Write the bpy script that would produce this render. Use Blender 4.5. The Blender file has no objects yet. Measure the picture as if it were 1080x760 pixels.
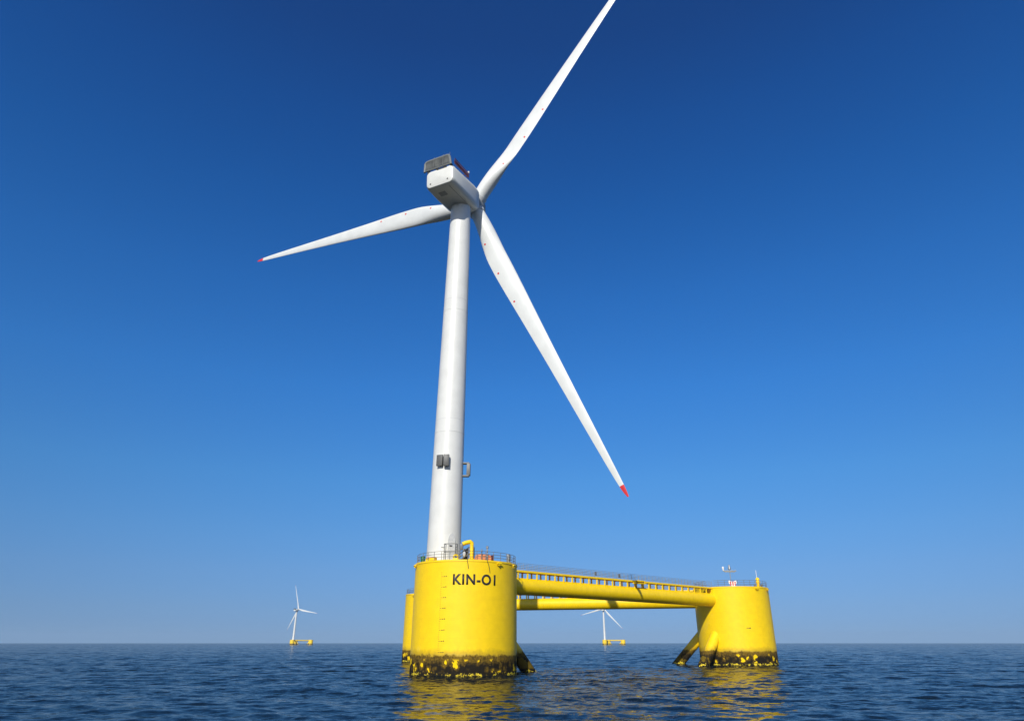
import bpy, bmesh, math, random
import numpy as np
from mathutils import Vector, Matrix, noise as mnoise
from math import sin, cos, pi, radians as R

scene = bpy.context.scene
random.seed(7)
rng = np.random.default_rng(11)

# ------------------------------------------------------------------ camera
PITCH = math.atan(297.5 / 690.0)
CAM_H = 5.0
cam_data = bpy.data.cameras.new("camera")
cam_data.sensor_width = 36.0
cam_data.lens = 690.0 / 1080.0 * 36.0
cam_data.clip_start = 0.5
cam_data.clip_end = 120000.0
cam = bpy.data.objects.new("camera", cam_data)
cam.location = (0, 0, CAM_H)
cam.rotation_euler = (R(90) + PITCH, 0, 0)
scene.collection.objects.link(cam)
scene.camera = cam

# ------------------------------------------------------------------ light
SUN_AZ, SUN_EL = 193.5, 31.0          # clockwise from +Y, degrees
world = bpy.data.worlds.new("World")
scene.world = world
world.use_nodes = True
wn = world.node_tree
bg = wn.nodes["Background"]
sky = wn.nodes.new("ShaderNodeTexSky")
sky.sky_type = 'NISHITA'
sky.sun_disc = False
sky.sun_elevation = R(SUN_EL)
sky.sun_rotation = R(SUN_AZ)
sky.altitude = 0
sky.air_density = 0.5
sky.dust_density = 0.0
sky.ozone_density = 9.0
# clear polar-blue sky over a dull sea haze: the sky colour is graded by height above the horizon
tc = wn.nodes.new("ShaderNodeTexCoord")
sz = wn.nodes.new("ShaderNodeSeparateXYZ")
wn.links.new(tc.outputs["Generated"], sz.inputs[0])
ramp = wn.nodes.new("ShaderNodeValToRGB")
GRADE = [(0.0, (0.250, 0.255, 0.295)), (0.021, (0.295, 0.285, 0.305)), (0.044, (0.370, 0.345, 0.335)), (0.093, (0.49, 0.49, 0.44)),
         (0.143, (0.53, 0.63, 0.56)), (0.220, (0.52, 0.80, 0.74)), (0.349, (0.42, 0.92, 1.00)), (0.472, (0.34, 0.91, 1.09)),
         (0.583, (0.265, 0.83, 1.08)), (0.678, (0.245, 0.74, 1.03)), (0.756, (0.26, 0.63, 0.91))]
GAIN = 1.25
el = ramp.color_ramp.elements
while len(el) < len(GRADE): el.new(0.5)
for e, (p_, c_) in zip(el, GRADE):
    e.position = p_; e.color = (*[v / GAIN for v in c_], 1)
wn.links.new(sz.outputs[2], ramp.inputs[0])
mul = wn.nodes.new("ShaderNodeVectorMath"); mul.operation = 'MULTIPLY'
wn.links.new(sky.outputs[0], mul.inputs[0]); wn.links.new(ramp.outputs[0], mul.inputs[1])
gn = wn.nodes.new("ShaderNodeVectorMath"); gn.operation = 'SCALE'; gn.inputs["Scale"].default_value = GAIN
wn.links.new(mul.outputs[0], gn.inputs[0])
# towards the sun's half of the sky the deep blue fades to the plain, paler sky
sd = wn.nodes.new("ShaderNodeVectorMath"); sd.operation = 'DOT_PRODUCT'
wn.links.new(tc.outputs["Generated"], sd.inputs[0])
sd.inputs[1].default_value = (sin(R(SUN_AZ)), cos(R(SUN_AZ)), 0.0)
mr = wn.nodes.new("ShaderNodeMapRange"); mr.interpolation_type = 'SMOOTHSTEP'
wn.links.new(sd.outputs["Value"], mr.inputs[0])
mr.inputs[1].default_value = 0.0; mr.inputs[2].default_value = 0.7; mr.inputs[3].default_value = 0.0; mr.inputs[4].default_value = 0.8
mx = wn.nodes.new("ShaderNodeMix"); mx.data_type = 'RGBA'
wn.links.new(mr.outputs[0], mx.inputs[0]); wn.links.new(gn.outputs[0], mx.inputs[6])
pl_ = wn.nodes.new("ShaderNodeHueSaturation"); pl_.inputs["Saturation"].default_value = 0.45; pl_.inputs["Value"].default_value = 0.8
wn.links.new(sky.outputs[0], pl_.inputs["Color"]); wn.links.new(pl_.outputs[0], mx.inputs[7])
wn.links.new(mx.outputs[2], bg.inputs[0])
bg.inputs[1].default_value = 0.15

sun_data = bpy.data.lights.new("sun", 'SUN')
sun_data.energy = 3.7
sun_data.angle = R(0.53)
sun_data.color = (1.0, 0.965, 0.90)
sun = bpy.data.objects.new("sun", sun_data)
S = Vector((sin(R(SUN_AZ)) * cos(R(SUN_EL)), cos(R(SUN_AZ)) * cos(R(SUN_EL)), sin(R(SUN_EL))))
sun.rotation_euler = S.to_track_quat('Z', 'Y').to_euler()
sun.location = S * 300
scene.collection.objects.link(sun)

vs = scene.view_settings
vs.view_transform = 'Standard'
vs.look = 'None'
vs.exposure = 0.35
vs.gamma = 1.0
vs.use_curve_mapping = False
scene.render.engine = 'CYCLES'

# ------------------------------------------------------------------ materials
class NT:
    """tiny helper for building node trees"""
    def __init__(self, name):
        self.m = bpy.data.materials.new(name)
        self.m.use_nodes = True
        self.t = self.m.node_tree
        self.b = self.t.nodes["Principled BSDF"]
    def n(self, typ, **kw):
        nd = self.t.nodes.new(typ)
        for k, v in kw.items():
            if k in nd.bl_rna.properties: setattr(nd, k, v)
        return nd
    def l(self, a, b): self.t.links.new(a, b)
    def val(self, sock, v):
        if hasattr(v, 'links'): self.l(v, sock)
        else: sock.default_value = v
    def math(self, op, a, b=None, clamp=False):
        nd = self.n("ShaderNodeMath", operation=op); nd.use_clamp = clamp
        self.val(nd.inputs[0], a)
        if b is not None: self.val(nd.inputs[1], b)
        return nd.outputs[0]
    def step(self, x, lo, hi, a=0.0, b=1.0):
        nd = self.n("ShaderNodeMapRange", interpolation_type='SMOOTHSTEP')
        self.val(nd.inputs[0], x)
        for i, v in enumerate((lo, hi, a, b)): nd.inputs[i + 1].default_value = v
        return nd.outputs[0]
    def noise(self, vec, scale, detail=3, rough=0.55):
        nd = self.n("ShaderNodeTexNoise")
        self.l(vec, nd.inputs["Vector"])
        nd.inputs["Scale"].default_value = scale
        nd.inputs["Detail"].default_value = detail
        nd.inputs["Roughness"].default_value = rough
        return nd.outputs[0]
    def scalev(self, vec, s):
        nd = self.n("ShaderNodeVectorMath", operation='MULTIPLY')
        self.l(vec, nd.inputs[0]); nd.inputs[1].default_value = s
        return nd.outputs[0]
    def mix(self, f, a, b):
        nd = self.n("ShaderNodeMix", data_type='RGBA')
        self.val(nd.inputs[0], f)
        for s, v in ((nd.inputs[6], a), (nd.inputs[7], b)):
            if hasattr(v, 'links'): self.l(v, s)
            else: s.default_value = (*v, 1) if len(v) == 3 else v
        return nd.outputs[2]
    def bump(self, h, strength, dist=0.02):
        nd = self.n("ShaderNodeBump")
        nd.inputs["Strength"].default_value = strength
        nd.inputs["Distance"].default_value = dist
        self.l(h, nd.inputs["Height"])
        self.l(nd.outputs[0], self.b.inputs["Normal"])

def paint(name, col, rough=0.4, vary=0.08, scale=2.0, metal=0.0, coat=0.0, dirt=None):
    k = NT(name)
    pos = k.n("ShaderNodeNewGeometry").outputs["Position"]
    n1 = k.noise(pos, scale, 4)
    lo = tuple(c * (1 - vary) for c in col); hi = tuple(min(1, c * (1 + vary)) for c in col)
    c = k.mix(k.step(n1, 0.3, 0.7), lo, hi)
    if dirt:
        st = k.noise(k.scalev(pos, (1.3, 1.3, 0.12)), 1.1, 5, 0.6)
        c = k.mix(k.step(st, 0.55, 0.85, 0.0, 0.55), c, dirt)
    k.l(c, k.b.inputs["Base Color"])
    k.b.inputs["Roughness"].default_value = rough
    k.b.inputs["Metallic"].default_value = metal
    k.b.inputs["Coat Weight"].default_value = coat
    return k.m

def yellow_hull(name="yellow_hull_paint", lift=0.0, patches=True):
    k = NT(name)
    geo = k.n("ShaderNodeNewGeometry")
    pos = geo.outputs["Position"]
    sep = k.n("ShaderNodeSeparateXYZ"); k.l(pos, sep.inputs[0])
    z = sep.outputs[2]
    n_lo = k.noise(pos, 0.28, 3)
    n_mid = k.noise(pos, 0.9, 4)
    n_hi = k.noise(pos, 3.2, 4, 0.6)
    streak = k.noise(k.scalev(pos, (1.6, 1.6, 0.07)), 1.0, 5, 0.6)
    base = k.mix(k.step(n_mid, 0.3, 0.7), (0.86, 0.57, 0.001), (0.92, 0.62, 0.001))
    # bleached patches low on the wall and rusty run marks
    pale = k.math('MULTIPLY', k.step(n_lo, 0.60, 0.72), k.step(z, 16.5, 5.0))
    base = k.mix(k.math('MULTIPLY', pale, 0.22), base, (0.88, 0.66, 0.16))
    base = k.mix(k.math('MULTIPLY', k.step(streak, 0.62, 0.85), 0.16), base, (0.55, 0.30, 0.01))
    # faint plate seams (horizontal ring welds)
    seam = k.math('PINGPONG', k.math('ADD', z, 0.3), 1.5)
    seam = k.step(seam, 0.05, 0.0)
    base = k.mix(k.math('MULTIPLY', seam, 0.14), base, (0.45, 0.28, 0.01))
    # ---- tide zone: weed, slime, scraped patches
    zz = k.math('ADD', k.math('SUBTRACT', z, lift), k.math('MULTIPLY', k.math('SUBTRACT', n_mid, 0.5), 1.1))
    zz = k.math('ADD', zz, k.math('MULTIPLY', k.math('SUBTRACT', n_hi, 0.5), 0.6))
    stain = k.step(zz, 4.3, 3.2)
    brown = k.step(zz, 3.4, 2.9)
    black = k.step(zz, 2.6, 1.7)
    growth = k.mix(black, k.mix(k.step(n_hi, 0.35, 0.65), (0.060, 0.038, 0.007), (0.17, 0.105, 0.012)), (0.014, 0.011, 0.006))
    c = k.mix(k.math('MULTIPLY', stain, 0.55), base, (0.32, 0.19, 0.01))
    c = k.mix(brown, c, growth)
    # scraped yellow patches inside the growth
    wob = k.n("ShaderNodeTexNoise"); k.l(pos, wob.inputs["Vector"]); wob.inputs["Scale"].default_value = 1.7; wob.inputs["Detail"].default_value = 3
    wv = k.n("ShaderNodeVectorMath", operation='MULTIPLY_ADD'); k.l(wob.outputs[1], wv.inputs[0]); wv.inputs[1].default_value = (1.1, 1.1, 1.1); k.l(k.scalev(pos, (1.0, 1.0, 0.9)), wv.inputs[2])
    vo = k.n("ShaderNodeTexVoronoi"); k.l(wv.outputs[0], vo.inputs["Vector"]); vo.inputs["Scale"].default_value = 0.74
    sepc = k.n("ShaderNodeSeparateColor"); k.l(vo.outputs["Color"], sepc.inputs[0])
    reg = k.noise(pos, 0.07, 2)
    rad = k.math('MULTIPLY', k.step(sepc.outputs[0], 0.12, 0.75), k.step(reg, 0.38, 0.64, 0.42, 0.74))
    dd = k.math('SUBTRACT', rad, vo.outputs["Distance"])
    inz = k.math('MULTIPLY', k.step(z, 0.5, 0.8), k.step(z, 2.7, 2.3))
    sc = k.math('MULTIPLY', k.step(dd, 0.0, 0.04), inz)
    halo = k.math('MULTIPLY', k.step(dd, -0.42, 0.0), k.math('MULTIPLY', k.step(z, 0.4, 1.0), k.step(z, 3.4, 2.6)))
    amt = 1.0 if patches else 0.25
    c = k.mix(k.math('MULTIPLY', halo, k.step(n_hi, 0.3, 0.65, 0.15 * amt, 0.7 * amt)), c, (0.24, 0.145, 0.012))
    c = k.mix(k.math('MULTIPLY', sc, 1.0 if patches else 0.12), c, (0.86, 0.57, 0.004))
    # washed strip just above the water
    zw = k.math('ADD', z, k.math('MULTIPLY', k.math('SUBTRACT', n_hi, 0.5), 1.5))
    zw = k.math('ADD', zw, k.math('MULTIPLY', k.math('SUBTRACT', n_mid, 0.5), 0.7))
    strip = k.math('MULTIPLY', k.step(zw, 0.46, 0.40), k.step(zw, 0.12, 0.2))
    strip = k.math('MULTIPLY', strip, k.step(k.noise(pos, 0.75, 4), 0.44, 0.56, 0.0, 1.0))
    c = k.mix(strip, c, (0.82, 0.62, 0.04))
    k.l(c, k.b.inputs["Base Color"])
    rgh = k.step(brown, 0.0, 1.0, 0.46, 0.85)
    k.l(rgh, k.b.inputs["Roughness"])
    k.l(k.step(brown, 0.0, 1.0, 0.5, 0.15), k.b.inputs["Specular IOR Level"])
    hb = k.math('ADD', k.math('MULTIPLY', n_lo, 0.6), k.math('MULTIPLY', k.math('MULTIPLY', n_hi, brown), 2.0))
    k.bump(hb, 0.5, 0.08)
    return k.m

def white_gelcoat(name, col, seams=False):
    k = NT(name)
    geo = k.n("ShaderNodeNewGeometry"); pos = geo.outputs["Position"]
    n1 = k.noise(pos, 0.35, 4)
    st = k.noise(k.scalev(pos, (0.9, 0.9, 0.05)), 1.2, 5, 0.6)
    c = k.mix(k.step(n1, 0.3, 0.7), tuple(v * 0.95 for v in col), tuple(min(1, v * 1.03) for v in col))
    c = k.mix(k.step(st, 0.58, 0.9, 0.0, 0.16), c, (0.50, 0.48, 0.42))
    if seams:
        sep = k.n("ShaderNodeSeparateXYZ"); k.l(pos, sep.inputs[0])
        s = k.math('PINGPONG', k.math('SUBTRACT', sep.outputs[2], 18.6), 13.5)
        c = k.mix(k.step(s, 0.09, 0.03, 0.0, 0.35), c, (0.35, 0.36, 0.36))
    k.l(c, k.b.inputs["Base Color"])
    k.b.inputs["Roughness"].default_value = 0.38
    k.bump(n1, 0.15, 0.05)
    return k.m

M = {}
M['hull'] = yellow_hull()
M['brace'] = yellow_hull("yellow_brace_paint", 0.3, False)
M['yellow'] = paint("yellow_steel_paint", (0.87, 0.585, 0.002), 0.4, 0.06, 1.5, dirt=(0.42, 0.24, 0.02))
M['white'] = white_gelcoat("white_tower_paint", (0.64, 0.64, 0.60), True)
M['blade'] = white_gelcoat("white_blade_gelcoat", (0.66, 0.67, 0.64))
M['nacelle'] = white_gelcoat("white_nacelle_shell", (0.64, 0.64, 0.59))
M['red'] = paint("red_signal_paint", (0.62, 0.03, 0.03), 0.4, 0.1, 3)
M['darkred'] = paint("dark_red_rail_paint", (0.085, 0.012, 0.016), 0.5, 0.15, 4)
M['galv'] = paint("galvanised_steel", (0.30, 0.31, 0.31), 0.45, 0.2, 6, metal=0.5)
M['galv_dark'] = paint("weathered_galvanised_rail", (0.16, 0.16, 0.155), 0.5, 0.2, 6, metal=0.3)
M['grey'] = paint("grey_cabinet_paint", (0.13, 0.13, 0.125), 0.5, 0.12, 5)
M['midgrey'] = paint("mid_grey_paint", (0.30, 0.31, 0.30), 0.5, 0.12, 5)
M['boxgrey'] = paint("weathered_box_grey", (0.09, 0.09, 0.085), 0.5, 0.15, 5)
M['framegrey'] = paint("cooler_frame_grey", (0.17, 0.18, 0.175), 0.5, 0.12, 5)
M['black'] = paint("black_marking_paint", (0.012, 0.011, 0.012), 0.5, 0.2, 8)
M['dark'] = paint("dark_gap_grey", (0.025, 0.026, 0.028), 0.6, 0.2, 8)
M['orange'] = paint("salmon_orange_cover", (0.80, 0.30, 0.13), 0.55, 0.14, 3)
M['green'] = paint("green_plastic", (0.01, 0.14, 0.055), 0.45, 0.15, 5)
M['lightgrey'] = paint("pale_grey_paint", (0.55, 0.56, 0.55), 0.45, 0.1, 5)
M['signwhite'] = paint("white_sign_paint", (0.78, 0.77, 0.75), 0.4, 0.05, 6)

def cooler_mesh_mat():
    k = NT("cooler_fin_grille")
    pos = k.n("ShaderNodeTexCoord").outputs["Object"]
    n1 = k.noise(pos, 0.7, 4, 0.6); n2 = k.noise(k.scalev(pos, (1, 1, 6)), 2.5, 3)
    c = k.mix(k.step(n1, 0.3, 0.7), (0.035, 0.038, 0.036), (0.10, 0.105, 0.095))
    c = k.mix(k.step(n2, 0.5, 0.7, 0, 0.5), c, (0.04, 0.045, 0.043))
    k.l(c, k.b.inputs["Base Color"]); k.b.inputs["Roughness"].default_value = 0.55
    k.bump(n2, 0.5, 0.05)
    return k.m
M['cooler'] = cooler_mesh_mat()

def sea_mat():
    """water; ripples too small for the mesh tilt the normal by a noise whose strength is the slope the mesh leaves out there"""
    k = NT("sea_water")
    geo = k.n("ShaderNodeNewGeometry")
    pos = geo.outputs["Position"]
    def slope_noise(scale, detail, offs):
        nd = k.n("ShaderNodeTexNoise"); nd.inputs["Scale"].default_value = scale; nd.inputs["Detail"].default_value = detail
        nd.inputs["Roughness"].default_value = 0.6
        v = k.n("ShaderNodeVectorMath", operation='ADD'); k.l(k.scalev(pos, (0.55, 1.0, 1.0)), v.inputs[0]); v.inputs[1].default_value = offs
        k.l(v.outputs[0], nd.inputs["Vector"])
        c = k.n("ShaderNodeVectorMath", operation='SUBTRACT'); k.l(nd.outputs[1], c.inputs[0]); c.inputs[1].default_value = (0.5, 0.5, 0.5)
        m = k.n("ShaderNodeVectorMath", operation='MULTIPLY'); k.l(c.outputs[0], m.inputs[0]); m.inputs[1].default_value = (1, 1, 0)
        return m.outputs[0]
    at = k.n("ShaderNodeAttribute"); at.attribute_name = "lost_slope"
    big = k.n("ShaderNodeVectorMath", operation='SCALE'); k.l(slope_noise(0.33, 3, (0, 0, 0)), big.inputs[0])
    k.l(k.math('MULTIPLY', at.outputs["Fac"], SEA_FAR), big.inputs["Scale"])
    g = k.noise(k.scalev(pos, (0.5, 1.0, 1.0)), 0.018, 3)
    sm = k.n("ShaderNodeVectorMath", operation='SCALE'); k.l(slope_noise(2.2, 4, (31, 7, 0)), sm.inputs[0])
    k.l(k.step(g, 0.35, 0.65, SEA_RIPPLE * 0.6, SEA_RIPPLE * 1.3), sm.inputs["Scale"])
    a1 = k.n("ShaderNodeVectorMath", operation='ADD'); k.l(big.outputs[0], a1.inputs[0]); k.l(sm.outputs[0], a1.inputs[1])
    a2 = k.n("ShaderNodeVectorMath", operation='ADD'); k.l(a1.outputs[0], a2.inputs[0]); k.l(geo.outputs["Normal"], a2.inputs[1])
    nz = k.n("ShaderNodeVectorMath", operation='NORMALIZE'); k.l(a2.outputs[0], nz.inputs[0])
    k.l(nz.outputs[0], k.b.inputs["Normal"])
    k.b.inputs["Base Color"].default_value = (0.005, 0.011, 0.014, 1)
    k.b.inputs["Roughness"].default_value = 0.06
    k.b.inputs["IOR"].default_value = 1.333
    # wave troughs hide one another near grazing: part of the surface shows only the dark water body
    body = k.n("ShaderNodeBsdfDiffuse"); body.inputs["Color"].default_value = (0.005, 0.011, 0.014, 1)
    ms = k.n("ShaderNodeMixShader"); ms.inputs[0].default_value = SEA_BODY
    out = k.t.nodes["Material Output"]
    k.l(k.b.outputs[0], ms.inputs[1]); k.l(body.outputs[0], ms.inputs[2]); k.l(ms.outputs[0], out.inputs[0])
    return k.m
SEA_BODY = 0.30
SEA_FAR, SEA_RIPPLE = 9.0, 0.65
M['sea'] = sea_mat()

# ------------------------------------------------------------------ object helpers
MW = {}                                   # root name -> world matrix
def tag(o, label=None, cat=None, group=None, kind=None):
    if label: o['label'] = label
    if cat: o['category'] = cat
    if group: o['group'] = group
    if kind: o['kind'] = kind
    return o
def thing(name, label, cat, mat=None, group=None):
    o = bpy.data.objects.new(name, None)
    o.empty_display_size = 1.0
    scene.collection.objects.link(o)
    mw = mat.copy() if mat is not None else Matrix.Identity(4)
    o.matrix_world = mw
    MW[o.name] = mw
    return tag(o, label, cat, group)

class MB:
    """collects shapes of one part"""
    def __init__(self): self.bm = bmesh.new()
    def verts(self, pts): return [self.bm.verts.new(p) for p in pts]
    def ring_loft(self, rings, close=True, cap=(True, True)):
        vr = [self.verts(r) for r in rings]
        n = len(vr[0])
        for a, b in zip(vr[:-1], vr[1:]):
            for i in range(n if close else n - 1):
                j = (i + 1) % n
                self.bm.faces.new((a[i], a[j], b[j], b[i]))
        if cap[0]: self.bm.faces.new(list(reversed(vr[0])))
        if cap[1]: self.bm.faces.new(vr[-1])
        return vr
    def cyl(self, p0, p1, r0, r1=None, seg=12, cap=(True, True)):
        p0 = Vector(p0); p1 = Vector(p1); r1 = r0 if r1 is None else r1
        d = (p1 - p0).normalized()
        a = d.cross(Vector((0, 0, 1)))
        if a.length < 1e-4: a = Vector((1, 0, 0))
        a.normalize(); b = d.cross(a)
        rings = [[p + (a * cos(t) + b * sin(t)) * r for t in (2 * pi * i / seg for i in range(seg))] for p, r in ((p0, r0), (p1, r1))]
        self.ring_loft(rings, True, cap); return self
    def tube(self, pts, r, seg=6, closed=False):
        pts = [Vector(p) for p in pts]; n = len(pts); rings = []
        ref = Vector((0, 0, 1))
        for i, p in enumerate(pts):
            if closed: d = pts[(i + 1) % n] - pts[i - 1]
            else: d = pts[min(i + 1, n - 1)] - pts[max(i - 1, 0)]
            d.normalize()
            a = d.cross(ref)
            if a.length < 1e-3: a = d.cross(Vector((0, 1, 0)))
            a.normalize(); b = d.cross(a)
            rings.append([p + (a * cos(t) + b * sin(t)) * r for t in (2 * pi * k / seg for k in range(seg))])
        if closed:
            vr = [self.verts(q) for q in rings]
            for i in range(n):
                A, B = vr[i], vr[(i + 1) % n]
                for k in range(seg):
                    self.bm.faces.new((A[k], A[(k + 1) % seg], B[(k + 1) % seg], B[k]))
        else: self.ring_loft(rings)
        return self
    def box(self, c, size, ax=None, bev=0.0):
        c = Vector(c); x, y, z = ax if ax else (Vector((1, 0, 0)), Vector((0, 1, 0)), Vector((0, 0, 1)))
        hx, hy, hz = (s / 2 for s in size)
        v = self.verts([c + x * (sx * hx) + y * (sy * hy) + z * (sz * hz) for sz in (-1, 1) for sx, sy in ((-1, -1), (1, -1), (1, 1), (-1, 1))])
        fs = [self.bm.faces.new([v[i] for i in q]) for q in ((3, 2, 1, 0), (4, 5, 6, 7), (0, 1, 5, 4), (1, 2, 6, 5), (2, 3, 7, 6), (3, 0, 4, 7))]
        if bev > 0:
            es = list({e for f in fs for e in f.edges})
            bmesh.ops.bevel(self.bm, geom=es, offset=bev, segments=2, affect='EDGES', profile=0.5)
        return self
    def lathe(self, prof, c=(0, 0, 0), seg=48, ax=None):
        c = Vector(c); x, y, z = ax if ax else (Vector((1, 0, 0)), Vector((0, 1, 0)), Vector((0, 0, 1)))
        rings = [[c + z * h + (x * cos(t) + y * sin(t)) * max(r, 1e-3) for t in (2 * pi * i / seg for i in range(seg))] for r, h in prof]
        self.ring_loft(rings); return self
    def build(self, name, mat, parent=None, xf=None, sharp=35, smooth=True):
        """xf: matrix applied to the points (e.g. world -> local of the root)"""
        bm = self.bm
        bmesh.ops.recalc_face_normals(bm, faces=bm.faces)
        if xf is not None: bm.transform(xf)
        me = bpy.data.meshes.new(name); bm.to_mesh(me); bm.free()
        if smooth:
            me.shade_smooth(); me.set_sharp_from_angle(angle=R(sharp))
        me.materials.append(mat)
        o = bpy.data.objects.new(name, me)
        scene.collection.objects.link(o)
        if parent: o.parent = parent
        return o

# ------------------------------------------------------------------ sea
def smooth01(x):
    x = np.clip(x, 0, 1); return x * x * (3 - 2 * x)
def build_sea():
    rs = list(np.arange(1.0, 34, 3.0)) + list(np.arange(34, 150, 0.32))
    r = 150.0
    while r < 16000:
        rs.append(r); r += 0.32 * (r / 150.0) ** 1.5
    rs.append(16000.0)
    rs = np.array(rs)
    fine = np.arange(-50, 50.001, 0.17)
    coarse = np.arange(54, 308, 4.0)
    ang = np.radians(np.concatenate([fine, coarse]))        # clockwise from +Y
    na, nr = len(ang), len(rs)
    RR, AA = np.meshgrid(rs, ang, indexing='ij')
    X = RR * np.sin(AA); Y = RR * np.cos(AA)
    dr = np.gradient(rs)[:, None] * np.ones_like(AA)
    dl = RR * np.concatenate([np.full(len(fine), radians_(0.17)), np.full(len(coarse), radians_(4.0))])[None, :]
    sp = np.maximum(dr, dl)
    Z = np.zeros_like(X); DX = np.zeros_like(X); DY = np.zeros_like(X)
    NW = 90
    lam = np.exp(np.linspace(np.log(0.75), np.log(11.0), NW) + rng.normal(0, 0.03, NW))
    lam[:8] = np.linspace(16, 34, 8) + rng.normal(0, 1, 8)   # a low swell under the chop
    main = R(262)                                            # travel direction
    th = main + rng.normal(0, 0.50, NW)
    k = 2 * np.pi / lam
    slope = 0.145 * np.sqrt(2.0 / NW) * np.where(lam > 5, 0.5, 1.0)
    amp = slope / k
    ph = rng.uniform(0, 2 * np.pi, NW)
    lost = np.zeros_like(X)
    for i in range(NW):
        fade = smooth01((lam[i] / sp - 2.2) / 2.5)
        lost += (1 - fade ** 2) * slope[i] ** 2 / 2
        cx, sy = np.cos(th[i]), np.sin(th[i])
        p = k[i] * (X * cx + Y * sy) + ph[i]
        Z += fade * amp[i] * np.sin(p)
        q = fade * amp[i] * np.cos(p) * 0.9
        DX += q * cx; DY += q * sy
    co = np.stack([X + DX, Y + DY, Z], -1).reshape(-1, 3)
    co = np.vstack([co, [[0, 0, 0]]])
    i = np.arange(nr - 1)[:, None]; j = np.arange(na)[None, :]; jn = (j + 1) % na
    a = i * na + j; b = i * na + jn; c = (i + 1) * na + jn; d = (i + 1) * na + j
    quads = np.stack([a, d, c, b], -1).reshape(-1, 4)
    jj = np.arange(na); ctr = len(co) - 1
    tris = np.stack([np.full(na, ctr), jj, (jj + 1) % na], -1)
    loops = np.concatenate([quads.ravel(), tris.ravel()])
    nq, nt = len(quads), len(tris)
    starts = np.concatenate([np.arange(nq) * 4, nq * 4 + np.arange(nt) * 3])
    me = bpy.data.meshes.new("sea")
    me.vertices.add(len(co)); me.vertices.foreach_set("co", co.astype(np.float32).ravel())
    me.loops.add(len(loops)); me.loops.foreach_set("vertex_index", loops.astype(np.int32))
    me.polygons.add(nq + nt); me.polygons.foreach_set("loop_start", starts.astype(np.int32))
    me.update(calc_edges=True); me.validate()
    at = me.attributes.new('lost_slope', 'FLOAT', 'POINT')
    at.data.foreach_set('value', np.append(np.sqrt(lost).ravel(), 0.1).astype(np.float32))
    me.shade_smooth()
    me.materials.append(M['sea'])
    o = bpy.data.objects.new("sea", me)
    scene.collection.objects.link(o)
    # faces must look up
    if me.polygons[nq // 2].normal.z < 0: me.flip_normals()
    return tag(o, "dark blue rippled open sea reaching the horizon", "sea", kind="structure")
def radians_(d): return d * math.pi / 180.0
build_sea()

# ------------------------------------------------------------------ platform layout (platform coordinates = world before the small trim)
C1 = Vector((-8.4, 124.7, 0)); C2 = Vector((56.2, 178.3, 0)); C3 = Vector((-22.5, 207.4, 0))
CEN = (C1 + C2 + C3) / 3
RC, ZT = 9.2, 17.85
TRIM = Matrix.Translation(CEN + Vector((0, 0, 0.09))) @ Matrix.Rotation(R(0.23), 4, 'Y') @ Matrix.Translation(-CEN)
def on_platform(p, rz=0.0):
    return TRIM @ Matrix.Translation(p) @ Matrix.Rotation(rz, 4, 'Z')
def polar(c, r, az, z=0.0):
    """point round a column; az = degrees, 0 facing the camera (-Y), positive to the right"""
    return Vector((c.x + r * sin(R(az)), c.y - r * cos(R(az)), z))

def ring_rail(mb, c, r, z0, h, gaps=(), nposts=30, rails=(0.5, 1.0), rad=0.045):
    def in_gap(a):
        a = (a + 180) % 360 - 180
        return any(g0 <= a <= g1 for g0, g1 in gaps)
    n = 144; run = []
    for k in range(n + 1):
        a = -180 + k * 360 / n
        if in_gap(a):
            if len(run) > 1:
                for f in rails: mb.tube([polar(c, r, q, z0 + h * f) for q in run], rad * 0.8, 5)
            run = []
        else: run.append(a)
    if len(run) > 1:
        for f in rails: mb.tube([polar(c, r, q, z0 + h * f) for q in run], rad * 0.8, 5)
    for k in range(nposts):
        a = -180 + (k + 0.5) * 360 / nposts
        if not in_gap(a): mb.cyl(polar(c, r, a, z0), polar(c, r, a, z0 + h), rad, seg=6)

def lettering(text, cap_h, width, c, r, az0, z, parent, xf):
    cu = bpy.data.curves.new("name_lettering", 'FONT')
    cu.body = text; cu.size = 1.0; cu.offset = 0.03; cu.resolution_u = 8; cu.space_character = 1.12
    to = bpy.data.objects.new("name_lettering_src", cu); scene.collection.objects.link(to)
    dg = bpy.context.evaluated_depsgraph_get()
    me = bpy.data.meshes.new_from_object(to.evaluated_get(dg))
    bpy.data.objects.remove(to); bpy.data.curves.remove(cu)
    bm = bmesh.new(); bm.from_mesh(me); bpy.data.meshes.remove(me)
    xs = [v.co.x for v in bm.verts]; ys = [v.co.y for v in bm.verts]
    x0, x1, y0, y1 = min(xs), max(xs), min(ys), max(ys)
    for v in bm.verts:
        v.co.x = (v.co.x - x0) / (x1 - x0) * width; v.co.y = (v.co.y - y0) / (y1 - y0) * cap_h; v.co.z = 0
    q = 0.25
    while q < width:
        bmesh.ops.bisect_plane(bm, geom=bm.verts[:] + bm.edges[:] + bm.faces[:], plane_co=(q, 0, 0), plane_no=(1, 0, 0)); q += 0.25
    bmesh.ops.remove_doubles(bm, verts=bm.verts, dist=0.0005)
    ext = bmesh.ops.extrude_face_region(bm, geom=bm.faces[:])
    for e in ext['geom']:
        if isinstance(e, bmesh.types.BMVert): e.co.z = 1.0
    for v in bm.verts:
        a = az0 + math.degrees(v.co.x / r)
        v.co = polar(c, r + (0.035 if v.co.z > 0.5 else -0.02), a, z + v.co.y)
    mb = MB(); mb.bm.free(); mb.bm = bm
    return mb.build("name_lettering", M['black'], parent, xf, smooth=False)

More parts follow.
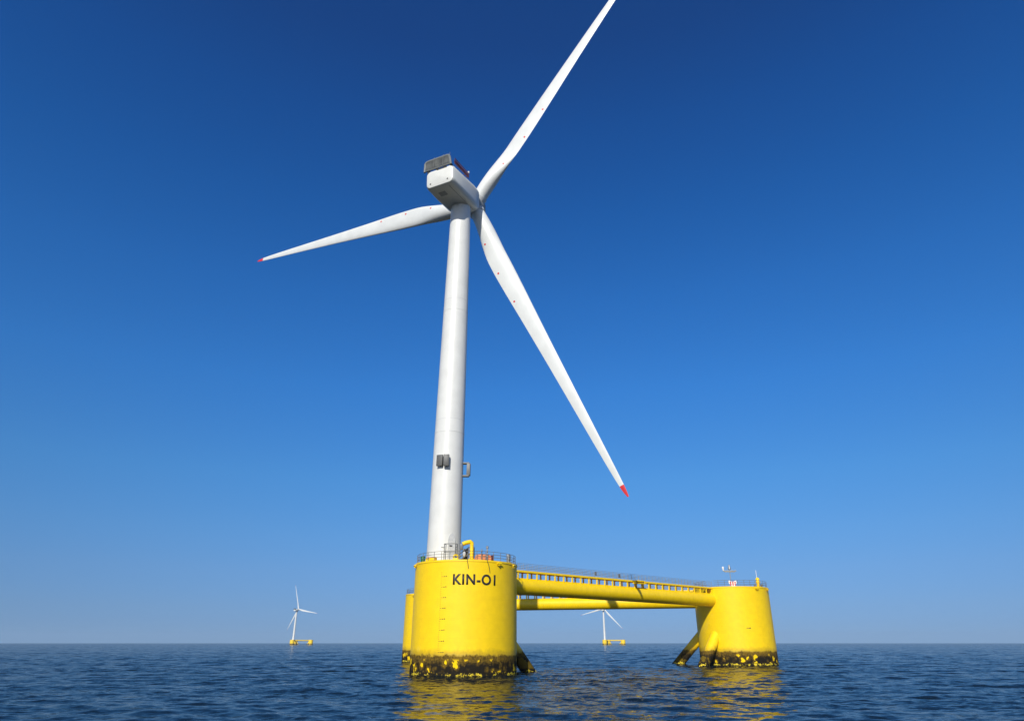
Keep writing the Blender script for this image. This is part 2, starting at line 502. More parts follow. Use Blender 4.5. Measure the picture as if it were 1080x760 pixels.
# ------------------------------------------------------------------ floating platform
plat_mw = TRIM @ Matrix.Translation(CEN)
platform = thing("floating_platform", "big yellow three column floating platform marked KIN-01 carrying the near turbine", "floating platform", plat_mw)
L = Matrix.Translation(-CEN)             # platform coordinates -> root local

def column(c, kind):
    mb = MB()
    mb.lathe([(RC, -6.0), (RC, ZT - 0.45), (RC + 0.02, ZT - 0.32), (RC + 0.09, ZT - 0.30), (RC + 0.09, ZT - 0.02), (RC + 0.05, ZT), (0.5, ZT + 0.02)], c, 128)
    col = mb.build("column", M['hull'], platform, L)
    rr = MB()
    gaps = []
    for other in (C1, C2, C3):
        if (other - c).length > 1:
            d = (other - c).normalized(); a = math.degrees(math.atan2(d.x, -d.y)); gaps.append((a - 6, a + 6))
    ring_rail(rr, c, RC - 0.25, ZT, 1.45, gaps, 36, (0.36, 0.68, 1.0))
    # kick plate
    rr.build("railing", M['galv_dark'], col, L)
    spots = {'near': (40, 66, -70), 'right': (24, 52), 'far': (-40, 10, 60)}[kind]
    for a in spots:
        fb = MB()
        p = polar(c, RC + 0.28, a, ZT - 0.55); rad = Vector((sin(R(a)), -cos(R(a)), 0)); tn = Vector((-rad.y, rad.x, 0))
        fb.box(p, (0.34, 0.26, 0.55), (rad, tn, Vector((0, 0, 1))), 0.03)
        fb.cyl(p + rad * 0.1 - tn * 0.5 + Vector((0, 0, 0.1)), p + rad * 0.1 + tn * 0.5 + Vector((0, 0, 0.1)), 0.13, seg=10)
        fb.build("rim_bracket", M['yellow'], col, L)
    return col

col1 = column(C1, 'near'); col2 = column(C2, 'right'); col3 = column(C3, 'far')
col1['label'] = "near column lettered KIN-01 under the tower"
lettering("KIN-O1", 1.75, 7.5, C1, RC, -10.0, ZT - 4.08, col1, L)
# draft scale painted on the near column: a dot each 20 cm, a dash with figures each 2 m
dm = MB()
za = 3.4; k = 0
while za < ZT - 2.0:
    a0 = -23.0 - (ZT - za) * 0.02
    rad = Vector((sin(R(a0)), -cos(R(a0)), 0)); tn = Vector((-rad.y, rad.x, 0))
    major = k % 5 == 0
    if major:
        dm.box(polar(C1, RC + 0.004, a0 + 3.4, za), (0.03, 0.26, 0.11), (rad, tn, Vector((0, 0, 1))))
        dm.box(polar(C1, RC + 0.004, a0 + 5.6, za + 0.03), (0.03, 0.18, 0.15), (rad, tn, Vector((0, 0, 1))))
        dm.box(polar(C1, RC + 0.004, a0 + 0.8, za), (0.03, 0.28, 0.06), (rad, tn, Vector((0, 0, 1))))
    else:
        dm.box(polar(C1, RC + 0.004, a0, za), (0.03, 0.09, 0.08), (rad, tn, Vector((0, 0, 1))))
    za += 0.335; k += 1
dm.build("draft_marks", M['black'], col1, L)
dm = MB()
for da in (-3.2, -2.0, -0.6, 0.9, 2.3):
    a0 = 3 + da
    rad = Vector((sin(R(a0)), -cos(R(a0)), 0)); tn = Vector((-rad.y, rad.x, 0))
    dm.box(polar(C2, RC + 0.004, a0, 8.35), (0.03, 0.20, 0.10 if da < 0 else 0.22), (rad, tn, Vector((0, 0, 1))))
dm.build("draft_marks", M['black'], col2, L)
ZB, RB = 14.85, 1.55
def beam(ca, cb, detail=True):
    d = (cb - ca).normalized(); n = Vector((-d.y, d.x, 0)); up = Vector((0, 0, 1))
    length = (cb - ca).length
    mb = MB()
    pts = [ca + d * (RC - 0.6) + up * ZB, cb - d * (RC - 0.6) + up * ZB]
    mb.cyl(pts[0], pts[1], RB, seg=64)
    b = mb.build("beam", M['yellow_beam'], platform, L)
    wk = MB(); nseg = 27; s0 = RC + 0.05; s1 = length - RC - 0.05
    ax = (d, n, up)
    mid = ca + d * (length / 2)
    wk.box(mid + up * (ZT - 0.30), (s1 - s0, 1.9, 0.14), ax)
    for sd in (-1, 1):
        wk.box(mid + n * (sd * 0.95) + up * (ZT - 0.30), (s1 - s0, 0.12, 0.34), ax)
    for i in range(nseg + 1):
        s = s0 + (s1 - s0) * i / nseg
        s = min(max(s, s0 + 0.2), s1 - 0.2)
        p = ca + d * s
        for sd in (-1, 1):
            wk.box(p + n * (sd * 0.80) + up * (ZB + 0.98 + (ZT - 0.47 - ZB - 0.98) / 2), (0.30, 0.2, ZT - 0.47 - ZB - 0.98), ax)
        wk.box(p + up * (ZT - 0.46), (0.20, 1.75, 0.17), ax)
    wk.build("walkway", M['yellow'], b, L)
    for sd in (-1, 1):
        rl = MB(); h = 1.3; z0 = ZT - 0.13
        for f in (0.3, 0.55, 0.78, 1.0):
            rl.cyl(ca + d * s0 + n * (sd * 0.96) + up * (z0 + h * f), ca + d * s1 + n * (sd * 0.96) + up * (z0 + h * f), 0.028, seg=6)
        for i in range(2 * nseg + 1):
            p = ca + d * (s0 + (s1 - s0) * i / (2 * nseg)) + n * (sd * 0.96)
            rl.cyl(p + up * z0, p + up * (z0 + h), 0.035, seg=6)
        rl.build("railing", M['galv'], b, L)
    return b, d, n
M['yellow_beam'] = paint("yellow_beam_paint", (0.87, 0.585, 0.002), 0.36, 0.05, 0.8, dirt=(0.60, 0.36, 0.01))
beam12, d12, n12 = beam(C1, C2)
beam32, d32, n32 = beam(C3, C2)
beam13, d13, n13 = beam(C1, C3)
# valve platform hung on the side of the front walkway, with its hand wheel
vp = MB(); up = Vector((0, 0, 1)); side = n12 if n12.y < 0 else -n12
pv = C1 + d12 * 46.5
vp.box(pv + side * 1.45 + up * (ZT - 0.75), (3.6, 0.9, 0.16), (d12, side, up))
vp.box(pv + side * 1.45 + up * (ZT - 0.25), (2.4, 0.8, 0.25), (d12, side, up), 0.04)
for q in (-1.5, 1.5): vp.box(pv + d12 * q + side * 1.3 + up * (ZT - 0.5), (0.12, 0.9, 0.7), (d12, side, up))
vp.build("side_platform", M['yellow'], beam12, L)
for q, w in ((40.4, .5), (33.0, .4)):
    pp = MB(); pp.box(C1 + d12 * q + side * 0.99 + up * (ZT + 0.55), (w, 0.2, 0.8), (d12, side, up), 0.03)
    pp.build("junction_box", M['grey'], beam12, L)

def brace(ca, cb):
    d = (cb - ca).normalized(); mb = MB()
    p0 = ca + d * (RC - 2.0) + Vector((0, 0, 8.1)); p1 = ca + d * (RC + 12.0) + Vector((0, 0, -6.6))
    mb.cyl(p0, p1, 1.22, seg=40)
    mb.build("brace", M['brace'], platform, L)
for ca, cb in ((C1, C2), (C1, C3), (C2, C1), (C2, C3), (C3, C1), (C3, C2)): brace(ca, cb)

# ------------------------------------------------------------------ wind turbine
def chord_at(t):
    ts = [0, .03, .10, .16, .22, .30, .40, .55, .70, .85, .94, .98, 1.0]
    cs = [3.4, 3.4, 4.15, 4.75, 4.85, 4.5, 3.85, 3.0, 2.3, 1.65, 1.2, .85, .35]
    q = np.clip(t + np.linspace(-.05, .05, 21) * min(1.0, (1.0 - t) * 6 + .02), 0, 1)
    return float(np.interp(q, ts, cs).mean())
def blade_section(t, length, d, e, a, root, prebend, pitch, n=28):
    """ring of points; e = towards trailing edge, a = upwind"""
    c = chord_at(t)
    w = float(smooth01(np.array((t - 0.03) / 0.17)))
    rel = float(np.interp(t, [0, .2, .35, .6, 1], [1.0, .42, .30, .22, .17]))
    le = 0.5 * (1 - w) + 0.34 * w
    tw = R(float(np.interp(t, [0, .2, .4, .7, 1], [17, 12, 6, 2, -1]))) + pitch
    ee = e * cos(tw) - a * sin(tw)          # trailing edge swings downwind
    nn = a * cos(tw) + e * sin(tw)
    ctr = root + d * (t * length) + a * (prebend * t * t)
    pts = []
    for i in range(n):
        u = 2 * pi * i / n
        x = 0.5 * (1 - cos(u))               # 0 leading .. 1 trailing
        circ_y = 0.5 * sin(u)
        th = 5 * 0.5 * (0.2969 * math.sqrt(max(x, 0)) - 0.126 * x - 0.3516 * x * x + 0.2843 * x ** 3 - 0.1036 * x ** 4) * 2
        sg = 1 if sin(u) >= 0 else -1
        y = (1 - w) * circ_y + w * (sg * th * rel * 0.5 * 1.0 - 0.03 * 4 * x * (1 - x))
        pts.append(ctr + ee * ((x - le) * c) + nn * (y * c))
    return pts
def make_blade(parent, xf, root, d, e, a, length, prebend, pitch, detail=True):
    ts = np.concatenate([np.linspace(0, .03, 3), np.linspace(.05, .4, 20), np.linspace(.44, .968, 22)]) if detail else np.array([0, .05, .12, .2, .35, .6, .8, .968])
    n = 28 if detail else 10
    mb = MB(); mb.ring_loft([blade_section(t, length, d, e, a, root, prebend, pitch, n) for t in ts])
    b = mb.build("blade", M['blade'], parent, xf, 50)
    if detail:
        tp = MB(); tp.ring_loft([blade_section(t, length, d, e, a, root, prebend, pitch, n) for t in (.968, .975, .985, .993, .998, 1.0)])
        tp.build("blade_tip", M['red'], b, xf, 50)
        for t in (.135, .245, .355):
            q = blade_section(t, length, d, e, a, root, prebend, pitch, 28)
            q2 = blade_section(t + .01, length, d, e, a, root, prebend, pitch, 28)
            # downwind skin: second half of the ring (negative thickness side)
            p = q[18]; tg = (q[17] - q[19]).normalized(); sp = (q2[18] - q[18]).normalized(); nm = tg.cross(sp).normalized()
            if nm.dot(a) > 0: nm = -nm
            dt = MB(); dt.cyl(p - nm * 0.05, p + nm * 0.03, 0.24, seg=16)
            dt.build("marking_dot", M['red'], b, xf)
    else:
        tp = MB(); tp.ring_loft([blade_section(t, length, d, e, a, root, prebend, pitch, n) for t in (.968, .99, 1.0)])
        tp.build("blade_tip", M['red'], b, xf, 50)
    return b

def axis_frame(psi, tilt):
    a = Vector((sin(R(psi)) * cos(R(tilt)), cos(R(psi)) * cos(R(tilt)), sin(R(tilt))))
    r = a.cross(Vector((0, 0, 1))).normalized()
    return a, r, r.cross(a)

def nac_section(w, v0, v1, rnd, n=40):
    """rounded rectangle in (w, v)"""
    pts = []; cx, cy = w / 2 - rnd, (v1 - v0) / 2 - rnd; cv = (v0 + v1) / 2
    per = n // 4
    for qx, qy, st in ((1, 1, 0), (-1, 1, 90), (-1, -1, 180), (1, -1, 270)):
        for i in range(per):
            t = R(st + 90 * i / (per - 1)); pts.append((qx * cx + rnd * cos(t), cv + qy * cy + rnd * sin(t)))
    return pts

def turbine_head(root, xf, hub, psi, tilt, alpha, length, cone, pitch, detail=True, dal=(0, 0, 0), nac_off=0.0):
    a, r, u = axis_frame(psi, tilt)
    # the nacelle sits a little to the right of the rotor centre line
    P = lambda s, w, v: hub + a * s + r * (w + nac_off * (0.5 + 0.5 * (-s - 2) / 15)) + u * v
    ax = (r, u, a)
    nb = MB(); st = []
    for s, w, v0, v1, rnd in ((-17.0, 6.0, -4.2, -0.8, .8), (-16.85, 6.7, -4.65, -0.5, 1.0), (-16.3, 7.3, -4.95, -0.25, 1.2), (-12, 7.4, -5.1, 0.2, 1.3),
                              (-7, 7.2, -5.05, 1.0, 1.4), (-4.6, 6.5, -4.6, 1.5, 1.5), (-3.2, 5.6, -3.9, 2.0, 1.5), (-2.5, 4.8, -3.0, 2.1, 1.6), (-2.3, 4.2, -2.3, 1.9, 1.6)):
        st.append([P(s, x, v) for x, v in nac_section(w, v0, v1, rnd)])
    nb.ring_loft(st)
    nac = nb.build("nacelle", M['nacelle'], root, xf, 32)
    hb = MB()
    hb.lathe([(2.0, -2.6), (2.1, -1.7), (2.45, -1.4), (2.6, 0), (2.4, 1.6), (1.7, 2.9), (0.7, 3.6), (0.02, 3.75)], hub, 40, ax)
    hubo = hb.build("hub", M['midgrey'] if detail else M['nacelle'], root, xf, 40)
    for k in range(3):
        al = R(alpha + 120 * k + dal[k])
        d0 = r * sin(al) + u * cos(al); e = r * cos(al) - u * sin(al)
        d = (d0 * cos(R(cone)) + a * sin(R(cone))).normalized()
        an = e.cross(d); an = -an if an.dot(a) < 0 else an
        cf = MB(); cf.cyl(hub + d * 1.2, hub + d * 2.75, 1.92, seg=40)
        if detail: cf.build("blade_bearing", M['lightgrey'], hubo, xf)
        else: cf.bm.free()
        make_blade(root, xf, hub + d * 1.9, d, e, an, length - 1.9, 1.6, R(pitch), detail)
    if not detail:
        cb = MB(); cb.box(P(-16, 0, 1.4), (8, 3, 1.6), ax); cb.build("cooler", M['cooler'], nac, xf)
        return
    # rear cooler: a dark grille in a pale frame standing on the tail of the roof
    cb = MB(); cb.box(P(-16.6, -0.75, 1.35), (6.1, 2.2, 0.5), ax)
    core = cb.build("cooler", M['cooler'], nac, xf)
    fr = MB()
    loop = [P(-16.7, x, v) for x, v in [(2.75, -0.02), (2.4, 2.2), (2.2, 2.5), (1.8, 2.62), (-3.3, 2.62), (-3.75, 2.48), (-3.98, 2.2), (-4.1, 0.05)]]
    fr.tube(loop, 0.27, 8)
    fr.tube([P(-16.7, 2.6, 0.2), P(-16.7, -4.0, 0.25)], 0.16, 8)
    for w in (-1.7, 0.7, 2.4): fr.tube([P(-16.93, w, 0.3), P(-16.93, w + .25, 3.0)], 0.05, 6)
    fr.build("cooler_frame", M['framegrey'], nac, xf)
    for w in (-3.2, -1.0, 1.0, 2.6):
        sb = MB(); sb.box(P(-16.3, w, -0.05), (0.5, 0.7, 0.6), ax); sb.build("cooler_support", M['dark'], nac, xf)
    # winching platform rail on the roof, right side
    rl = MB()
    for w in (3.45,):
        for v in (0.45, 1.0, 1.55): rl.tube([P(-16.0, w, v + .1), P(-9.6, w - .1, v + .4)], 0.08, 6)
        for i in range(12):
            s = -16.0 + 6.4 * i / 11; rl.tube([P(s, w, 0.0 + .4 * i / 11), P(s, w, 1.65 + .32 * i / 11)], 0.07, 6)
        rl.box(P(-12.8, w - .12, 1.05), (0.05, 0.8, 6.3), (r, u, a))
    rl.tube([P(-9.6, 3.35, 1.95), P(-9.6, -3.35, 1.95)], 0.08, 6); rl.tube([P(-9.6, 3.35, 1.2), P(-9.6, -3.35, 1.2)], 0.08, 6)
    rl.build("winching_rail", M['darkred'], nac, xf)
    # obstruction lamp on the rail end
    lm = MB(); lm.cyl(P(-9.6, 3.4, 1.95), P(-9.6, 3.4, 2.4), 0.22, seg=10); lm.build("obstruction_lamp", M['lightgrey'], nac, xf)
    # rear slot, drain holes, belly hatch, belly seam
    sl = MB(); sl.box(P(-16.92, 0.6, -0.62), (2.6, 0.22, 0.24), ax); sl.build("vent_slot", M['dark'], nac, xf)
    for w in (-2.3, 2.1):
        dh = MB(); dh.cyl(P(-17.03, w, -3.85), P(-16.7, w, -3.85), 0.19, seg=10); dh.build("drain_hole", M['dark'], nac, xf)
    ht = MB(); ht.box(P(-14.1, -0.7, -5.02), (1.7, 0.14, 1.4), ax); ht.build("belly_hatch", M['midgrey'], nac, xf)
    sm = MB(); sm.tube([P(-16.2, 2.0, -4.97), P(-12, 2.2, -5.11), P(-7, 2.2, -5.06), P(-5, 2.1, -4.72)], 0.06, 6); sm.build("belly_seam", M['midgrey'], nac, xf)

TB = Vector((-12.75, 125.4, ZT))
turb_mw = on_platform(TB) @ Matrix.Rotation(R(0.36), 4, 'Y')
turbine = thing("wind_turbine", "large white wind turbine towering over the near yellow column, three blades with red tips", "wind turbine", turb_mw)
inv = turb_mw.inverted()
TH = 80.8
HUB = Vector((-9.35, 132.0, 102.95))
def tower_r(z): return 3.14 - 0.94 * (z / TH) ** 1.25
tw = MB()
prof = [(3.35, 0.0), (3.35, 0.16), (3.16, 0.18)]
for i in range(1, 41):
    z = TH * i / 40; prof.append((tower_r(z), z))
tw.lathe(prof, (0, 0, 0), 96)
tower = tw.build("tower", M['white'], turbine)
for zf in (25.0, 52.0):
    fl = MB(); fl.lathe([(tower_r(zf) - 0.05, zf - 0.09), (tower_r(zf) + 0.035, zf - 0.08), (tower_r(zf) + 0.035, zf + 0.08), (tower_r(zf) - 0.05, zf + 0.09)], (0, 0, 0), 96)
    fl.build("flange", M['white'], tower)
def t_polar(r, az, z): return Vector((r * sin(R(az)), -r * cos(R(az)), z))
def t_ax(az):
    rad = Vector((sin(R(az)), -cos(R(az)), 0)); tn = Vector((cos(R(az)), sin(R(az)), 0))
    return (tn, rad, Vector((0, 0, 1)))
# pointed-top door with its frame
dr = MB(); az0 = 31.0
outl = [(-0.75, 0.9), (0.75, 0.9), (0.75, 4.2), (0.55, 4.9), (0.25, 5.35), (0, 5.5), (-0.25, 5.35), (-0.55, 4.9), (-0.75, 4.2)]
dr.ring_loft([[t_polar(rr, az0 + math.degrees(x / 3.25), z) for x, z in outl] for rr in (3.05, 3.24)])
door = dr.build("door", M['lightgrey'], tower)
dl_ = MB(); dl_.box(t_polar(3.25, az0 - 3, 3.2), (0.55, 0.06, 0.16), t_ax(az0)); dl_.build("door_plate", M['dark'], door)
# twin cabinets and side antenna on the tower, about 25 m up the shaft
def cabinet(az, z, w, dpt, h, mat, off):
    cbx = MB(); X = t_ax(az)
    cbx.box(t_polar(tower_r(z) + dpt / 2 + off, az, z), (w, dpt, h), X, 0.05)
    for q in (-h / 2 + .15, h / 2 - .15): cbx.box(t_polar(tower_r(z) + off / 2 - .05, az, z + q), (w * .4, off + .3, 0.12), X)
    return cbx.build("equipment_box", mat, turbine)
cabinet(-22, 18.9, 1.25, 0.45, 2.15, M['boxgrey'], 0.25)
cabinet(0, 18.85, 1.05, 0.6, 2.2, M['boxgrey'], 0.4)
e3 = MB(); X = t_ax(88); zc = 17.9
e3.box(t_polar(tower_r(zc) + 1.05, 88, zc), (1.0, 0.7, 2.3), X, 0.04)
e3.box(t_polar(tower_r(zc) + 0.45, 88, zc + 1.25), (1.0, 1.5, 0.24), X)
e3.box(t_polar(tower_r(zc) + 0.45, 88, zc - 1.25), (1.0, 1.4, 0.24), X)
e3.build("equipment_box", M['grey'], turbine)
yr = MB(); yr.lathe([(2.18, TH), (2.24, TH + .02), (2.24, TH + 0.9), (2.0, TH + 1.6)], (0, 0, 0), 64); yr.build("yaw_ring", M['midgrey'], tower)
turbine_head(turbine, inv, HUB, 26.6, 3.2, 36.8, 79.0, 2.4, 1.0, True, (0, 0, -0.7), 0.95)

# ------------------------------------------------------------------ deck equipment (each a thing of its own)
up = Vector((0, 0, 1)); AX0 = (Vector((1, 0, 0)), Vector((0, 1, 0)), up)
# davit crane
pc = polar(C1, 7.2, 10.5, ZT)
cr = thing("davit_crane", "yellow davit crane with bent jib beside the tower foot on the near column", "crane", on_platform(pc))
q = MB(); q.cyl((0, 0, 0), (0, 0, 0.35), 0.55, seg=20); q.cyl((0, 0, .3), (0, 0, 3.1), 0.34, 0.32, seg=20); q.build("post", M['yellow'], cr)
q = MB(); q.tube([(0, 0, 2.6), (-0.03, -0.02, 3.0), (-0.28, -0.1, 3.2), (-0.7, -0.2, 3.1), (-1.2, -0.3, 2.95), (-1.6, -0.38, 2.75)], 0.36, 12); q.build("jib", M['yellow'], cr)
q = MB(); q.box((-1.75, -0.4, 2.3), (0.55, 0.6, 1.05), AX0, 0.08); wch = q.build("winch", M['grey'], cr)
q = MB(); q.cyl((-1.25, -0.4, 2.0), (-1.25, -0.4, 1.0), 0.05, seg=6); q.build("cable", M['dark'], cr)
q = MB(); q.lathe([(0.05, .55), (.16, .75), (.28, 1.0), (.25, 1.3), (.1, 1.5)], (-1.25, -0.4, 0), 16); q.build("hook_block", M['lightgrey'], cr)
# orange covered chest
pb = polar(C1, 7.9, 25, ZT)
ch = thing("deck_chest", "low salmon orange covered chest behind the railing above the figures 01", "chest", on_platform(pb, R(25)))
q = MB(); st = []
for x, w, h in ((-1.35, .5, .75), (-1.25, .62, .95), (-.6, .66, 1.05), (.1, .68, 1.12), (.9, .66, 1.0), (1.25, .62, .9), (1.35, .5, .75)):
    st.append([Vector((x, -w, 0)), Vector((x, -w, h * .75)), Vector((x, -w * .6, h)), Vector((x, w * .6, h)), Vector((x, w, h * .75)), Vector((x, w, 0))])
q.ring_loft(st); q.build("cover", M['orange'], ch)
q = MB(); q.box((1.62, 0, 0.5), (0.45, 1.0, 0.95), AX0, 0.06); q.build("end_box", M['darkred'], ch)
# green drum
pg = polar(C1, 8.3, -66, ZT)
gd = thing("green_bin", "small dark green bin at the left end of the near deck", "bin", on_platform(pg))
q = MB(); q.lathe([(.30, 0), (.34, .05), (.40, .95), (.38, 1.0)], (0, 0, 0), 20); q.build("body", M['green'], gd)
q = MB(); q.lathe([(.43, .98), (.45, 1.04), (.40, 1.12), (.15, 1.2), (.02, 1.21)], (0, 0, 0), 20); q.build("lid", M['green'], gd)
# low yellow and orange locker left of tower foot
pl = polar(C1, 8.2, -45, ZT)
lk = thing("deck_locker", "low yellow locker with an orange lid near the left rail of the near deck", "locker", on_platform(pl, R(-30)))
q = MB(); q.box((0, 0, .28), (1.9, .8, .56), AX0, 0.05); q.build("body", M['yellow'], lk)
q = MB(); q.box((0.1, 0, .64), (1.6, .84, .16), AX0, 0.03); q.build("lid", M['orange'], lk)
# access gate frame
pa = polar(C1, 8.6, -15.5, ZT)
ag = thing("access_gate", "tall grey tube frame gate standing above the near deck railing before the tower", "gate", on_platform(pa, R(-12)))
q = MB()
for x in (-1.1, 0.95): q.cyl((x, 0, 0), (x, 0, 2.75), 0.075, seg=8)
for z in (1.35, 2.72): q.cyl((-1.1, 0, z), (0.95, 0, z), 0.06, seg=8)
q.cyl((-1.1, .9, 0), (-1.1, .9, 2.75), 0.06, seg=8); q.cyl((.95, .9, 0), (.95, .9, 2.75), 0.06, seg=8)
for x in (-1.1, .95): q.cyl((x, 0, 2.72), (x, .9, 2.72), 0.05, seg=8)
q.build("frame", M['galv_dark'], ag)
for z in (.5, .9, 1.75, 2.15):
    q = MB(); q.cyl((.95, 0, z), (.95, .9, z), 0.04, seg=6); q.build("rung", M['galv_dark'], ag)
q = MB(); q.cyl((-1.1, 0, 2.1), (-1.65, -.1, 2.15), 0.07, seg=8); q.build("latch", M['galv_dark'], ag)
# tower entrance stair
ps = polar(C1, 6.2, -5, ZT)
es = thing("entrance_stair", "dark steel stair and handrail in front of the tower door", "stair", on_platform(ps, R(8)))
q = MB()
for i in range(6): q.box((-0.25 + .28 * i, 0, 0.16 + 0.2 * i), (0.3, 1.2, 0.05), AX0)
for y in (-.62, .62): q.tube([(-.5, y, 0.0), (1.35, y, 1.3)], 0.10, 6)
q.build("steps", M['grey'], es)
q = MB()
for y in (-.62, .62):
    q.tube([(-.5, y, 1.1), (1.2, y, 2.35), (2.2, y, 2.35)], 0.05, 6); q.tube([(-.5, y, .6), (1.2, y, 1.85), (2.2, y, 1.85)], 0.04, 6)
    for x, z0, z1 in ((-.5, 0, 1.1), (.35, .6, 1.72), (1.2, 0, 2.35), (2.2, 0, 2.35)): q.cyl((x, y, z0), (x, y, z1), 0.05, seg=6)
q.build("handrail", M['grey'], es)
q = MB(); q.box((1.75, 0, 1.22), (1.1, 1.3, 0.08), AX0); q.build("landing", M['grey'], es)
# cabinet dark, right of tower
pk = polar(C1, 5.4, 2, ZT)
ec = thing("electrical_cabinet", "dark grey electrical cabinet against the right side of the tower foot", "cabinet", on_platform(pk, R(10)))
q = MB(); q.box((0, 0, 1.1), (0.9, .6, 2.2), AX0, 0.04); q.build("body", M['grey'], ec)
q = MB(); q.box((0, -.315, 1.15), (.75, .04, 1.8), AX0, 0.01); q.build("door", M['dark'], ec)
# mooring eye
pe = polar(C1, 8.7, -8.5, ZT)
me_ = thing("mooring_eye", "small yellow padeye ring on the near deck edge left of the crane", "padeye", on_platform(pe))
q = MB(); q.tube([(.38 * cos(t), 0, .48 + .36 * sin(t)) for t in (2 * pi * i / 16 for i in range(16))], 0.14, 8, True); q.build("ring", M['yellow'], me_)
q = MB(); q.box((0, 0, .1), (1.0, .4, .2), AX0, 0.03); q.build("base", M['yellow'], me_)
# slim posts by the right rim
pw = polar(C1, 8.75, 27.5, ZT)
wp = thing("lamp_post", "slim pale post with a small cap at the near deck railing beside the orange chest", "post", on_platform(pw))
q = MB(); q.cyl((0, 0, 0), (0, 0, 2.0), .12, seg=10); q.build("post", M['galv'], wp)
q = MB(); q.lathe([(.16, 1.98), (.22, 2.02), (.22, 2.3), (.12, 2.42), (.02, 2.45)], (0, 0, 0), 14); q.build("cap", M['galv'], wp)
pw = polar(C1, 8.7, 21.0, ZT)
wp = thing("short_mast", "thin dark mast behind the orange chest on the near deck", "post", on_platform(pw))
q = MB(); q.cyl((0, 0, 0), (0, 0, 1.85), .09, seg=10); q.build("post", M['galv_dark'], wp)
q = MB(); q.box((0, 0, 1.5), (.2, .2, .5), AX0, 0.03); q.build("head", M['grey'], wp)
pr = polar(C1, 8.75, 62, ZT)
rc = thing("rim_cabinet", "narrow pale grey cabinet at the right rim of the near deck where the walkway starts", "cabinet", on_platform(pr, R(62)))
q = MB(); q.box((0, 0, .8), (.5, .4, 1.4), AX0, 0.04); q.build("body", M['midgrey'], rc)
q = MB(); q.box((0, -.215, .85), (.36, .04, 1.0), AX0, 0.01); q.build("door", M['grey'], rc)
# hoses hanging over the rim
for az, ln, lab, dx in ((4.5, 1.5, "short thin dark line hanging over the near deck rim above the letter N", .12), (26, 2.1, "thin curved dark line hanging over the near deck rim above the figure 1", .30)):
    p = polar(C1, RC + 0.22, az, ZT)
    ho = MB(); rad = Vector((sin(R(az)), -cos(R(az)), 0)); tn = Vector((cos(R(az)), sin(R(az)), 0))
    pts = [rad * -0.7 + up * .1, rad * -0.15 + up * .12, rad * 0.03 - up * .1] + [tn * (dx * (i / 6) ** .6 * 2) - up * (.3 + (ln - .3) * i / 6) - rad * (.17 * i / 6) for i in range(7)]
    ho.tube(pts, 0.045, 6)
    o = ho.build("hanging_rope", M['dark'], None); o.matrix_world = on_platform(p)
    tag(o, lab, "rope")

# right column: mast, panel, lantern
pm = polar(C2, 7.0, -20, ZT)
pm = Vector((C2.x - 1.3, C2.y - 5.5, ZT))
nm = thing("navigation_mast", "thin mast with a crossbar of instruments on top of the right yellow column", "mast", on_platform(pm))
q = MB(); q.cyl((0, 0, 0), (0, 0, 4.9), .11, .08, seg=10); q.build("pole", M['galv'], nm)
q = MB(); q.box((0, 0, 3.9), (3.3, .5, .18), AX0, .03); q.box((0, 0, 3.72), (2.6, .3, .2), AX0, .03)
for x in (-1.4, -.6, .6, 1.4): q.cyl((x, 0, 3.9), (x, 0, 4.25), .09, seg=8)
q.build("crossbar", M['midgrey'], nm)
q = MB(); q.lathe([(.22, 4.2), (.34, 4.3), (.34, 4.7), (.24, 4.85), (.2, 5.3), (.02, 5.45)], (0, 0, 0), 16); q.build("lantern", M['galv'], nm)
q = MB(); q.lathe([(.12, 4.0), (.16, 4.3), (.26, 4.6), (.24, 4.9), (.02, 5.0)], (-1.62, 0, 0), 14); q.build("dome_antenna", M['signwhite'], nm)
pn = pm + Vector((0.15, -0.7, 0))
sg = thing("warning_board", "red and white warning board at the foot of the mast on the right column", "sign", on_platform(pn))
q = MB(); q.ring_loft([[Vector((x, y, z)) for x, z in ((-.55, .25), (.55, .25), (1.05, 1.15), (.85, 1.6), (.3, 1.35), (-.3, 1.35), (-.85, 1.6), (-1.05, 1.15))] for y in (-.04, .04)]); q.build("board", M['signwhite'], sg)
q = MB()
for x, w in ((-.55, .26), (.05, .3), (.6, .24)): q.box((x, -.06, .85), (w, .03, 1.0), AX0)
q.build("red_stripe", M['red'], sg)
for x in (-.4, .4):
    q = MB(); q.cyl((x, .08, 0), (x, .08, 1.2), .05, seg=8); q.build("leg", M['galv'], sg)
pq = Vector((C2.x + 5.4, C2.y - 5.6, ZT))
lt = thing("marine_lantern", "yellow marine lantern with a thin white aerial at the right rim of the right column", "lantern", on_platform(pq))
q = MB(); q.lathe([(.6, 0), (.6, .2), (.42, .3), (.40, 1.0), (.62, 1.1), (.62, 1.25), (.42, 1.3), (.42, 1.75), (.52, 1.8), (.46, 2.1), (.2, 2.35), (.02, 2.4)], (0, 0, 0), 20); q.build("body", M['yellow'], lt)
q = MB(); q.cyl((-.15, 0, 2.0), (-.15, 0, 4.1), .05, seg=8); q.build("aerial", M['signwhite'], lt)
for x, w in ((.8, .4), (-.9, .35)):
    q = MB(); q.box((x, 0, .4), (w, .4, .7), AX0, .04); q.build("battery_box", M['grey'], lt)

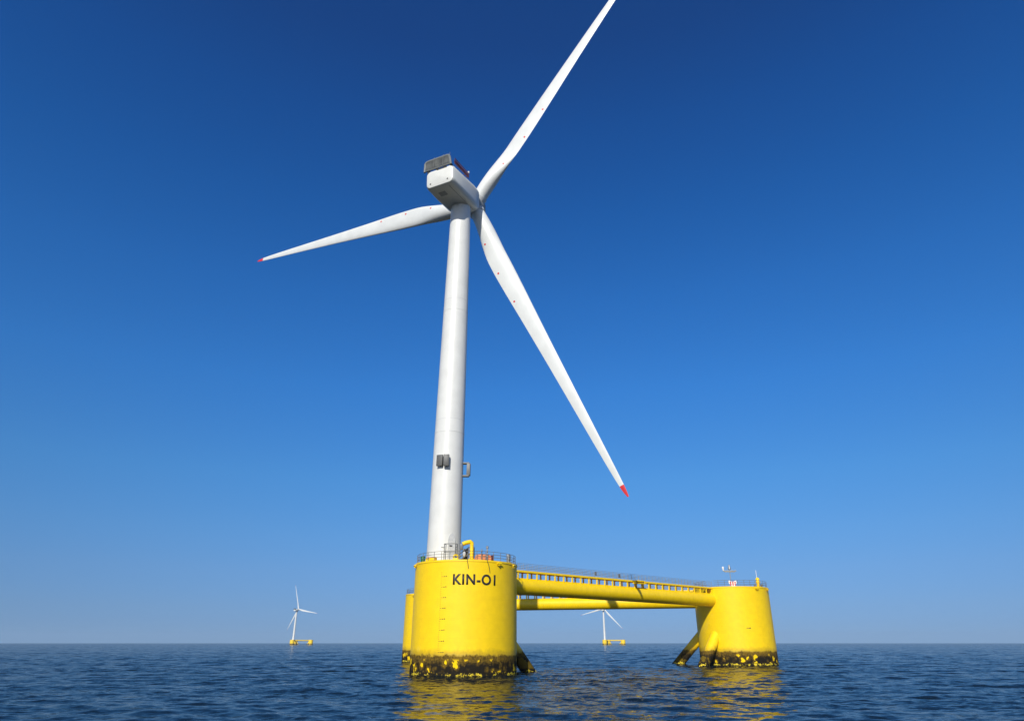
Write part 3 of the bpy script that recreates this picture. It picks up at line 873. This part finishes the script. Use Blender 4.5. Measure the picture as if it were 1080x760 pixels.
# ------------------------------------------------------------------ far turbines on their platforms
def far_unit(X, Y, angs, side, lab_t, lab_p, alpha, psi, toff):
    base = Vector((X, Y, 0))
    pf = thing("floating_platform", lab_p, "floating platform", Matrix.Translation(base), "far floating platforms near the horizon")
    cs = [Vector((0, 0, 0))] + [Vector((side * cos(R(q)), side * sin(R(q)), 0)) for q in angs]
    for c in cs:
        m = MB(); m.lathe([(7.0, -5), (7.0, 13.6), (7.15, 13.65), (7.15, 14), (.5, 14.02)], c, 32); m.build("column", M['hull'], pf)
    for i in range(3):
        p, q = cs[i], cs[(i + 1) % 3]; d = (q - p).normalized()
        m = MB(); m.cyl(p + d * 6.7 + up * 11.6, q - d * 6.7 + up * 11.6, 1.4, seg=16); b = m.build("beam", M['yellow_beam'], pf)
        m = MB(); m.box((p + q) / 2 + up * 13.8, ((q - p).length - 14.2, 1.9, .35), (d, Vector((-d.y, d.x, 0)), up)); m.build("walkway", M['yellow'], b)
        m = MB(); m.cyl(p + d * 6 + up * 7, p + d * 18 - up * 5, 1.1, seg=12); m.build("brace", M['hull'], pf)
    tb = base + Vector((toff, 0, 14.0))
    mt = Matrix.Translation(tb)
    tr = thing("wind_turbine", lab_t, "wind turbine", mt, "far wind turbines near the horizon")
    th = 84.0
    m = MB(); m.lathe([(3.4, 0.03), (3.3, .3), (3.1, 30), (2.5, th)], (0, 0, 0), 32); t = m.build("tower", M['white'], tr)
    a, r, u = axis_frame(psi, 4)
    hubw = tb + up * (th + 4.4) + a * 7.2
    turbine_head(tr, mt.inverted(), hubw, psi, 4, alpha, 79.0, 2.4, 1.0, False)
far_unit(-684, 2215, (97.7, 37.7), 60, "far white wind turbine at the left with one blade pointing straight up", "far yellow floating platform under the left far turbine", -20, 30, 2.5)
far_unit(285, 2190, (71.7, 11.7), 60, "far white wind turbine framed below the yellow beam", "far yellow floating platform seen beneath the yellow beam", 17, 22, 0.8)

# ------------------------------------------------------------------ sea air
HAZE = 5.0e-5
hz = MB(); hz.box((0, 0, 94.0), (33000, 33000, 212.0))
hm = bpy.data.materials.new("sea_haze"); hm.use_nodes = True
hn = hm.node_tree; hn.nodes.clear()
ho_ = hn.nodes.new("ShaderNodeOutputMaterial"); hv = hn.nodes.new("ShaderNodeVolumePrincipled")
hv.inputs["Color"].default_value = (0.52, 0.74, 0.96, 1); hv.inputs["Density"].default_value = HAZE; hv.inputs["Anisotropy"].default_value = 0.0
hn.links.new(hv.outputs[0], ho_.inputs["Volume"])
tag(hz.build("haze", hm, smooth=False), "thin pale blue haze over the sea", "haze", kind="stuff")
